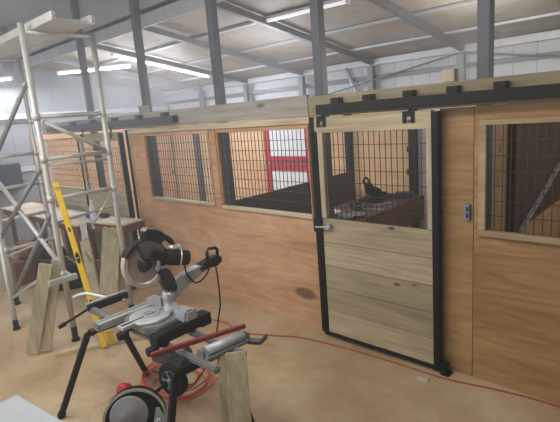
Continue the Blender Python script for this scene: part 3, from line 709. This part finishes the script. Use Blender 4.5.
# right roller support
bm = B(); tube(bm, (-2.19,1.55,.80), (-2.15,1.83,.80), .032, 18); rs = obj('roller', bm, 'galv', st)
bm = B(); bar(bm, (-2.17,1.52,.765), (-2.13,1.86,.765), .05, .02, (0,0,1), .003); bar(bm, (-2.20,1.52,.755), (-2.20,1.52,.82), .012, .06, (1,0,0)); bar(bm, (-2.145,1.85,.755), (-2.145,1.85,.82), .012, .06, (1,0,0)); obj('roller_bracket', bm, 'greyplastic', st)
bm = B(); bar(bm, (-2.12,1.84,.765), (-2.06,1.90,.75), .06, .02, (0,0,1), .004); bar(bm, (-2.06,1.90,.75), (-2.03,1.93,.79), .05, .015, (0,0,1), .003); obj('hook', bm, 'dkgrey', st)
# transport wheel on the near side
ax = V(.22,-.97,.03).normalized(); wc = V(-2.40,1.425,.60)
bm = B(); lathe(bm, wc-ax*.028, ax, [(0,.070),(.004,.10),(.012,.112),(.044,.112),(.052,.10),(.056,.070)], 28); wh = obj('wheel', bm, 'blackrub', st)
bm = B(); lathe(bm, wc-ax*.020, ax, [(0,.02),(.002,.072),(.046,.072),(.049,.066),(.040,.050),(.042,.02),(.058,.018),(.060,.004)], 24); hb = obj('wheel_hub', bm, 'greyplastic', wh)
bm = B(); sx, sy = frame_of(ax)
for q in range(5):
    dv = sx*math.cos(q*2*PI/5)+sy*math.sin(q*2*PI/5); bar(bm, wc+ax*.026+dv*.012, wc+ax*.026+dv*.068, .014, .01, ax)
obj('spoke', bm, 'greyplastic', wh)
bm = B(); bar(bm, wc-ax*.03, (-2.47,1.62,.70), .05, .05, (0,0,1), .01); bar(bm, (-2.62,1.44,.69), (-2.28,1.46,.72), .06, .07, (0,0,1), .012); bar(bm, (-2.52,1.46,.70), (-2.38,1.56,.72), .09, .09, (0,0,1), .014); obj('wheel_bracket', bm, 'dkgrey', st)
# mounting brackets for the saw
for x, w, h in ((-2.95, .05, .044), (-2.57, .085, .085)):
    bm = B(); bar(bm, (x,1.44,.772+h/2), (x,1.85,.772+h/2), w, h-.012, (0,0,1), .008); box(bm, x-w*.58, x+w*.58, 1.42, 1.50, .772, .772+h*.9, .01); box(bm, x-w*.58, x+w*.58, 1.78, 1.87, .772, .774+h, .008)
    mb = obj('mount_bracket', bm, 'black', st)
    bm = B(); lathe(bm, (x,1.44,.755), (0,-1,0), [(0,.03),(.02,.034),(.07,.03),(.075,.01)], 14); obj('bracket_knob', bm, 'black', mb)
bm = B(); bar(bm, (-2.445,1.32,.800), (-2.165,1.87,.850), .035, .026, (0,0,1), .004); tag(obj('red_bar', bm, 'redbar'), 'long dark red bar lying across the right end of the saw stand', 'bar')
plank((-1.88,1.50,.02), (-2.075,1.69,.77), .128, .036, (.86,-.5,.2), 'pine_green', 'near pale plank with knots leaning on the right roller of the saw stand')
plank((-1.965,1.455,.02), (-2.145,1.635,.75), .06, .030, (.86,-.5,.2), 'pine_green', 'narrow plank edge visible behind the near knotted plank on the saw stand')

# ================================================================== MITER SAW (blade plane x = const, head raised)
ms = thing('miter_saw', 'large sliding miter saw with raised black head on the saw stand', 'miter saw', (-2.76,1.6,.812))
SX = -2.76
def P_(s, z, dx=0.0): return V(SX+dx, 1.53+s, z)
TX, TY = -2.82, 1.565
bm = B()   # cast base
prism(bm, [(-.20,-.06),(-.14,-.13),(.13,-.13),(.20,-.06),(.20,.16),(.12,.20),(-.12,.20),(-.20,.16)], (TX,TY,.838), (1,0,0), (0,1,0), .052, .008); obj('base', bm, 'greyplastic', ms)
bm = B(); lathe(bm, (TX,TY,.862), (0,0,1), [(0,.145),(.02,.145),(.024,.137)], 36); box(bm, TX-.04, TX+.04, 1.33, 1.46, .858, .884, .006); tt = obj('turntable', bm, 'alu', ms)
bm = B(); box(bm, TX-.006, TX+.006, 1.34, 1.68, .885, .888); obj('kerf_slot', bm, 'black', tt)
bm = B(); lathe(bm, (TX,TY+.01,.884), (0,0,1), [(0,.060),(.008,.060),(.009,.046),(.003,.044)], 28); obj('turntable_ring', bm, 'casting', tt)
for x0, x1, h0, h1 in ((-.24,-.04,.05,.09), (.04,.22,.09,.04)):
    bm = B(); prism(bm, [(x0,0),(x1,0),(x1,h1 if x0 < 0 else h1),((x0+x1)/2,.095),(x0,h0)], (TX,TY+.13,.862), (1,0,0), (0,0,1), .02, .004); obj('fence', bm, 'casting', ms)
bm = B(); prism(bm, [(.06,-.03),(.18,-.03),(.19,.02),(.15,.06),(.08,.06)], (SX+.14,1.60,.865), (0,1,0), (0,0,1), .15, .015); obj('rear_casting', bm, 'casting', ms)
# rear pivot column and long rear arm
bm = B(); lathe(bm, P_(.17,.86), (0,0,1), [(0,.055),(.05,.055),(.055,.045),(.11,.045),(.12,.05),(.16,.048),(.17,.03)], 20); obj('pivot_column', bm, 'casting', ms)
bm = B(); prism(bm, [(.13,.96),(.22,.955),(.30,1.03),(.45,1.075),(.60,1.10),(.60,1.135),(.44,1.135),(.31,1.12),(.24,1.10),(.16,1.06)], (SX,1.53,0), (0,1,0), (0,0,1), .07, .014); ra = obj('slide_arm', bm, 'casting', ms)
bm = B(); prism(bm, [(.42,1.09),(.60,1.105),(.65,1.10),(.665,1.135),(.64,1.165),(.58,1.165),(.44,1.135)], (SX,1.53,0), (0,1,0), (0,0,1), .085, .012); obj('arm_end_cover', bm, 'black', ra)
bm = B(); path(bm, [P_(.545,1.15), P_(.545,1.215), P_(.56,1.232), P_(.63,1.222), P_(.645,1.205), P_(.64,1.15)], .013, 8); obj('carry_handle', bm, 'black', ra)
# head: bevel yoke
bm = B(); prism(bm, [(.14,1.03),(.20,1.02),(.235,1.06),(.20,1.11),(.19,1.20),(.10,1.21),(.11,1.12)], (SX,1.53,0), (0,1,0), (0,0,1), .07, .014); obj('yoke', bm, 'dkgrey', ms)
bm = B(); lathe(bm, P_(.185,1.06,.040), (1,0,0), [(0,.026),(.012,.030),(.02,.02),(.03,.010)], 18); obj('pivot_bolt', bm, 'black', ms)
# blade and guards
BC = P_(.016, 1.278)
bm = B(); n = 60; A = []
for i in range(n):
    r = .134 if i % 2 else .130
    A.append((r*math.cos(2*PI*i/n), r*math.sin(2*PI*i/n)))
prism(bm, A, BC, (0,1,0), (0,0,1), .003); bl = obj('blade', bm, 'blade', ms)
bm = B(); lathe(bm, BC+V(.002,0,0), (1,0,0), [(0,.058),(.004,.058),(.006,.03),(.016,.028),(.018,.01)], 24); obj('arbor_flange', bm, 'dkgrey', bl)
# lower guard: pale translucent-looking rim ring following the blade
def arc_plate(r0, r1, a0, a1, x0, th, n=28):
    bm = B(); poly = [(r1*math.cos(a0+(a1-a0)*i/n), r1*math.sin(a0+(a1-a0)*i/n)) for i in range(n+1)] + [(r0*math.cos(a1+(a0-a1)*i/n), r0*math.sin(a1+(a0-a1)*i/n)) for i in range(n+1)]
    return prism(bm, poly, BC+V(x0,0,0), (0,1,0), (0,0,1), th)
D = math.radians
bm = arc_plate(.138, .164, D(128), D(322), 0, .042); obj('lower_guard', bm, 'guard', ms, label='pale lower blade guard rim')
# upper guard: charcoal shroud over the top of the blade
bm = arc_plate(.040, .158, D(0), D(108), .026, .022); ug = obj('upper_guard', bm, 'guardgrey', ms)
bm = arc_plate(.146, .168, D(5), D(150), 0, .07); obj('guard_rim', bm, 'black', ug)
bm = B(); prism(bm, [(-.01,.06),(.10,-.04),(.15,-.06),(.18,-.02),(.15,.06),(.06,.11)], BC, (0,1,0), (0,0,1), .11, .02); obj('gear_case', bm, 'black', ms)
bm = B(); prism(bm, [(.055,-.03),(.072,-.05),(.09,-.03),(.098,.02),(.08,.03),(.07,.0)], BC+V(.05,-.01,-.02), (0,1,0), (0,0,1), .01); obj('guard_link', bm, 'alu', ms)
# motor, tilted to the rear
md = V(.35,.86,-.22).normalized(); mo = BC+V(.02,.155,.005)
bm = B(); lathe(bm, mo, md, [(0,.05),(.02,.058),(.09,.06),(.10,.056),(.155,.054),(.168,.044),(.172,.02)], 24); mt = obj('motor', bm, 'black', ms)
bm = B(); lathe(bm, mo+md*.095, md, [(0,.0615),(.006,.0625),(.012,.0615)], 24); lathe(bm, mo+V(0,.03,.052), (0,.9,-.2), [(0,.01),(.01,.028),(.09,.030),(.105,.012)], 14); obj('motor_band', bm, 'alu', mt, label='silver band and cap on the motor')
# D-handle on top
bm = B(); path(bm, smooth_pts([P_(.09,1.375), P_(.11,1.425), P_(.17,1.435), P_(.235,1.385), P_(.255,1.33), P_(.22,1.305), P_(.14,1.345)], 4), .020, 10); obj('trigger_handle', bm, 'black', ms)
bm = B(); prism(bm, [(.03,1.40),(.04,1.45),(.035,1.50),(.06,1.515),(.13,1.49),(.19,1.445),(.20,1.41),(.15,1.38),(.10,1.385)], (SX,1.53,0), (0,1,0), (0,0,1), .06, .014); dh = obj('dust_cover', bm, 'black', ms)
bm = B(); prism(bm, [(.035,1.500),(.058,1.520),(.13,1.496),(.185,1.452),(.13,1.484),(.06,1.508)], (SX,1.53,0), (0,1,0), (0,0,1), .064); obj('cover_strip', bm, 'greyplastic', dh, label='grey strip along the top cover')

# black power cord of the saw
pts = [P_(.285,1.215,.07), P_(.30,1.13,.06), P_(.36,1.04,.05), P_(.42,1.03,.05), P_(.49,1.07,.05), P_(.545,1.15,.05), P_(.57,1.09,.055), P_(.575,.95,.06), P_(.57,.80,.06), P_(.56,.70,.04), P_(.53,.50,.0), P_(.48,.25,-.1), P_(.44,.06,-.25), P_(.43,.012,-.40), P_(.45,.012,-.55)]
bm = B(); path(bm, smooth_pts(pts, 6), .006, 8); tag(obj('power_cord', bm, 'blackrub'), 'black power cord hanging from the miter saw down to the floor', 'cord')

# ================================================================== CHOP SAW (bottom edge)
cs = thing('chop_saw', 'black abrasive chop saw with round guard at the bottom edge', 'chop saw', (-2.6,1.1,0))
CC = V(-2.522,1.198,.40); cn = V(.80,-.55,.22).normalized(); cu = V(0,0,1)-cn*cn.z; cu.normalize(); cx_ = cu.cross(cn).normalized()
def cpoly(bm, poly, off, th, bev=0): return prism(bm, poly, CC+cn*off, cx_, cu, th, bev)
circ = lambda r, a0, a1, n=30: [(r*math.cos(a0+(a1-a0)*i/n), r*math.sin(a0+(a1-a0)*i/n)) for i in range(n+1)]
bm = B(); cpoly(bm, circ(.190, D(-20), D(215)), -.005, .07, .006); cg = obj('wheel_guard', bm, 'black', cs)
bm = B(); cpoly(bm, circ(.193, D(-5), D(190))+circ(.178, D(190), D(-5)), .034, .012); obj('guard_edge', bm, 'alu', cg)
bm = B(); lathe(bm, CC-cx_*.03+cu*.04+cn*.03, cn, [(0,.116),(.012,.116),(.016,.108),(.02,.05),(.028,.042),(.03,.01)], 36); obj('guard_cover', bm, 'smoky', cg, label='round smoky grey cover disc')
bm = B(); cpoly(bm, [(.05,-.26),(.135,.06),(.155,.06),(.29,-.26)], .06, .012, .003); obj('side_plate', bm, 'casting', cs, label='grey triangular side plate')
bm = B(); lathe(bm, CC+cx_*.145-cu*.02+cn*.066, cn, [(0,.018),(.01,.018),(.014,.008)], 6); obj('plate_bolt', bm, 'galv', cs)
bm = B(); lathe(bm, CC-cx_*.045+cu*.13-cn*.17, -cx_*.2+cu*.2+cn*.5, [(0,.03),(.02,.042),(.08,.044),(.10,.035),(.105,.02)], 18); obj('motor', bm, 'red', cs, label='red motor housing behind the guard')
bm = B(); bar(bm, CC+cx_*.13+cu*.13, CC+cx_*.25+cu*.20, .018, .022, cn, .005); obj('lock_handle', bm, 'black', cs)
bm = B(); cpoly(bm, [(-.20,-.36),(.36,-.36),(.36,-.25),(-.20,-.25)], .0, .24, .01); obj('base', bm, 'black', cs)
bm = B(); cpoly(bm, [(.02,-.26),(.20,-.26),(.12,.02),(.05,.02)], -.06, .06, .01); obj('pivot_arm', bm, 'black', cs)
bm = B(); lathe(bm, CC-cn*.01-cu*.01, cn, [(0,.172),(.006,.172)], 40); obj('cutting_wheel', bm, 'dkgrey', cs)

# ================================================================== CORDS ON THE FLOOR
pts = [(-4.22,2.05,.008), (-4.08,2.03,.008), (-3.9,1.98,.008), (-3.6,1.92,.008)]
random.seed(21)
for k in range(7):
    rr = .20+.12*random.random(); ox, oy = random.uniform(-.05,.05), random.uniform(-.05,.05)
    for q in range(10):
        an = 2*PI*q/10+PI
        pts.append((-3.20+ox+rr*1.15*math.cos(an), 1.93+oy+rr*math.sin(an)*.95, .010+.014*k+.006*(q % 2)))
pts += [(-3.4,2.2,.03),(-3.5,2.45,.01)]
bm = B(); path(bm, smooth_pts(pts, 5), .0065, 7); tag(obj('extension_cord', bm, 'orange'), 'orange extension cord lying in a tangled coil behind the saw stand wheel', 'cord')
pts = [(-4.60,2.95,.008),(-4.3,2.93,.008),(-4.06,2.92,.008),(-3.73,2.96,.008),(-3.45,2.90,.008),(-3.1,3.04,.008),(-2.85,3.16,.008),(-2.33,3.24,.008),(-1.84,3.27,.008),(-1.42,3.28,.008),(-1.04,3.36,.008),(-.65,3.40,.008),(.2,3.38,.008),(1.5,3.4,.008)]
bm = B(); path(bm, smooth_pts(pts, 6), .0065, 7); tag(obj('extension_cord', bm, 'cordred'), 'red extension cord stretched across the floor along the stall fronts', 'cord')
bm = B(); prism(bm, [(-.05,-.035),(.045,-.04),(.05,.03),(-.045,.04)], (-1.56,3.17,.007), (.9,.3,0), (-.3,.9,0), .012, .002); tag(obj('wood_offcut', bm, 'pine_x'), 'small flat wood offcut on the floor near the sliding door foot', 'wood scrap')

# ================================================================== NEAR TABLE CORNER
ft = thing('folding_table', 'pale grey folding table corner at the bottom left', 'table', (-2.81,.66,0))
obj('table_top', box(B(), -2.81,-1.0,-.12,.66,.715,.75,.012), 'tabwhite', ft)
for x in (-2.62,-1.18):
    for y in (-.02,.55): obj('leg', tube(B(), (x,y,0), (x,y,.716), .014, 10), 'steel', ft)

ft.rotation_euler.z = .13
# ================================================================== LIGHT AND ADDED HAZE
HAZE = .026  # scattering volume added to stand in for milky lens haze
def area(name, loc, rot, sx, sy, e, c):
    l = bpy.data.lights.new(name, 'AREA'); l.shape = 'RECTANGLE'; l.size = sx; l.size_y = sy; l.energy = e; l.color = c
    o = bpy.data.objects.new(name, l); COL.objects.link(o); o.location = loc; o.rotation_euler = rot; return o
cool = (.90, .94, 1.0); warm = (1.0, .95, .86)
area('tube_lamp_rear', (-7.42,5.15,3.02), (0,0,PI/2), 2.0, .12, 60, cool)
area('tube_lamp_left', (-8.7,4.40,3.18), (0,0,.6), 1.4, .1, 45, cool)
area('tube_lamp_gable', (-10.0,2.9,3.1), (0,0,PI/2), 1.4, .12, 28, cool)
area('aisle_fill_near', (-4.6,.2,3.75), (D(12),0,0), 2.4, .3, 75, warm)  # unseen overhead fill added for the left foreground
area('aisle_fill_middle', (-1.7,1.0,3.7), (D(10),0,0), 2.0, .3, 62, warm)  # unseen overhead fill added to brighten the right side
def glow(name, loc, e, c, rad=.35):
    l = bpy.data.lights.new(name, 'POINT'); l.energy = e; l.color = c; l.shadow_soft_size = rad
    o = bpy.data.objects.new(name, l); COL.objects.link(o); o.location = loc
glow('tube_glow_rear', (-7.48,5.1,2.75), 45, cool); glow('tube_glow_left', (-7.7,4.4,2.7), 50, cool); glow('tube_glow_gable', (-9.4,2.6,2.9), 18, cool); glow('stall_fill_end', (.5,5.2,2.5), 40, warm)  # the last is unseen fill added for the unlit partition face
glow('stall_fill', (-4.7,5.0,2.6), 60, cool); glow('stall_fill_right', (-1.9,5.2,2.6), 45, warm)  # unseen fills added to brighten the stall interiors and roof underside
area('front_fill', (-4.6,-3.8,2.0), (PI/2,0,D(-4)), 6.0, 3.6, 185, (.95,.97,1.0))  # broad fill added behind the camera in place of ambient light
w = bpy.data.worlds.new('world'); scn.world = w; w.use_nodes = True; nt = w.node_tree
nt.nodes['Background'].inputs[0].default_value = (.80, .86, 1.0, 1); nt.nodes['Background'].inputs[1].default_value = .5
vsc = nt.nodes.new('ShaderNodeVolumeScatter'); vsc.inputs['Color'].default_value = (.95,.97,1,1); vsc.inputs['Density'].default_value = HAZE; vsc.inputs['Anisotropy'].default_value = .6
nt.links.new(vsc.outputs[0], nt.nodes['World Output'].inputs['Volume'])

# ================================================================== CAMERA
F = 463.503; yaw, pitch, roll = (math.radians(v) for v in (-43.3774, 11.8741, -4.5982))
f = V(math.sin(yaw)*math.cos(pitch), math.cos(yaw)*math.cos(pitch), -math.sin(pitch))
r0 = V(math.cos(yaw), -math.sin(yaw), 0); u0 = r0.cross(f)
r = r0*math.cos(roll)+u0*math.sin(roll); u = u0*math.cos(roll)-r0*math.sin(roll)
cam = bpy.data.cameras.new('camera'); co = bpy.data.objects.new('camera', cam); COL.objects.link(co)
Rm = Matrix((r, u, -f)).transposed(); co.matrix_world = Matrix.Translation((0,0,2.2)) @ Rm.to_4x4()
cam.sensor_fit = 'HORIZONTAL'; cam.sensor_width = 36; cam.lens = F/560*36; cam.clip_start = .05; cam.clip_end = 100
scn.camera = co
scn.view_settings.view_transform = 'Standard'; scn.view_settings.look = 'None'; scn.view_settings.exposure = 0
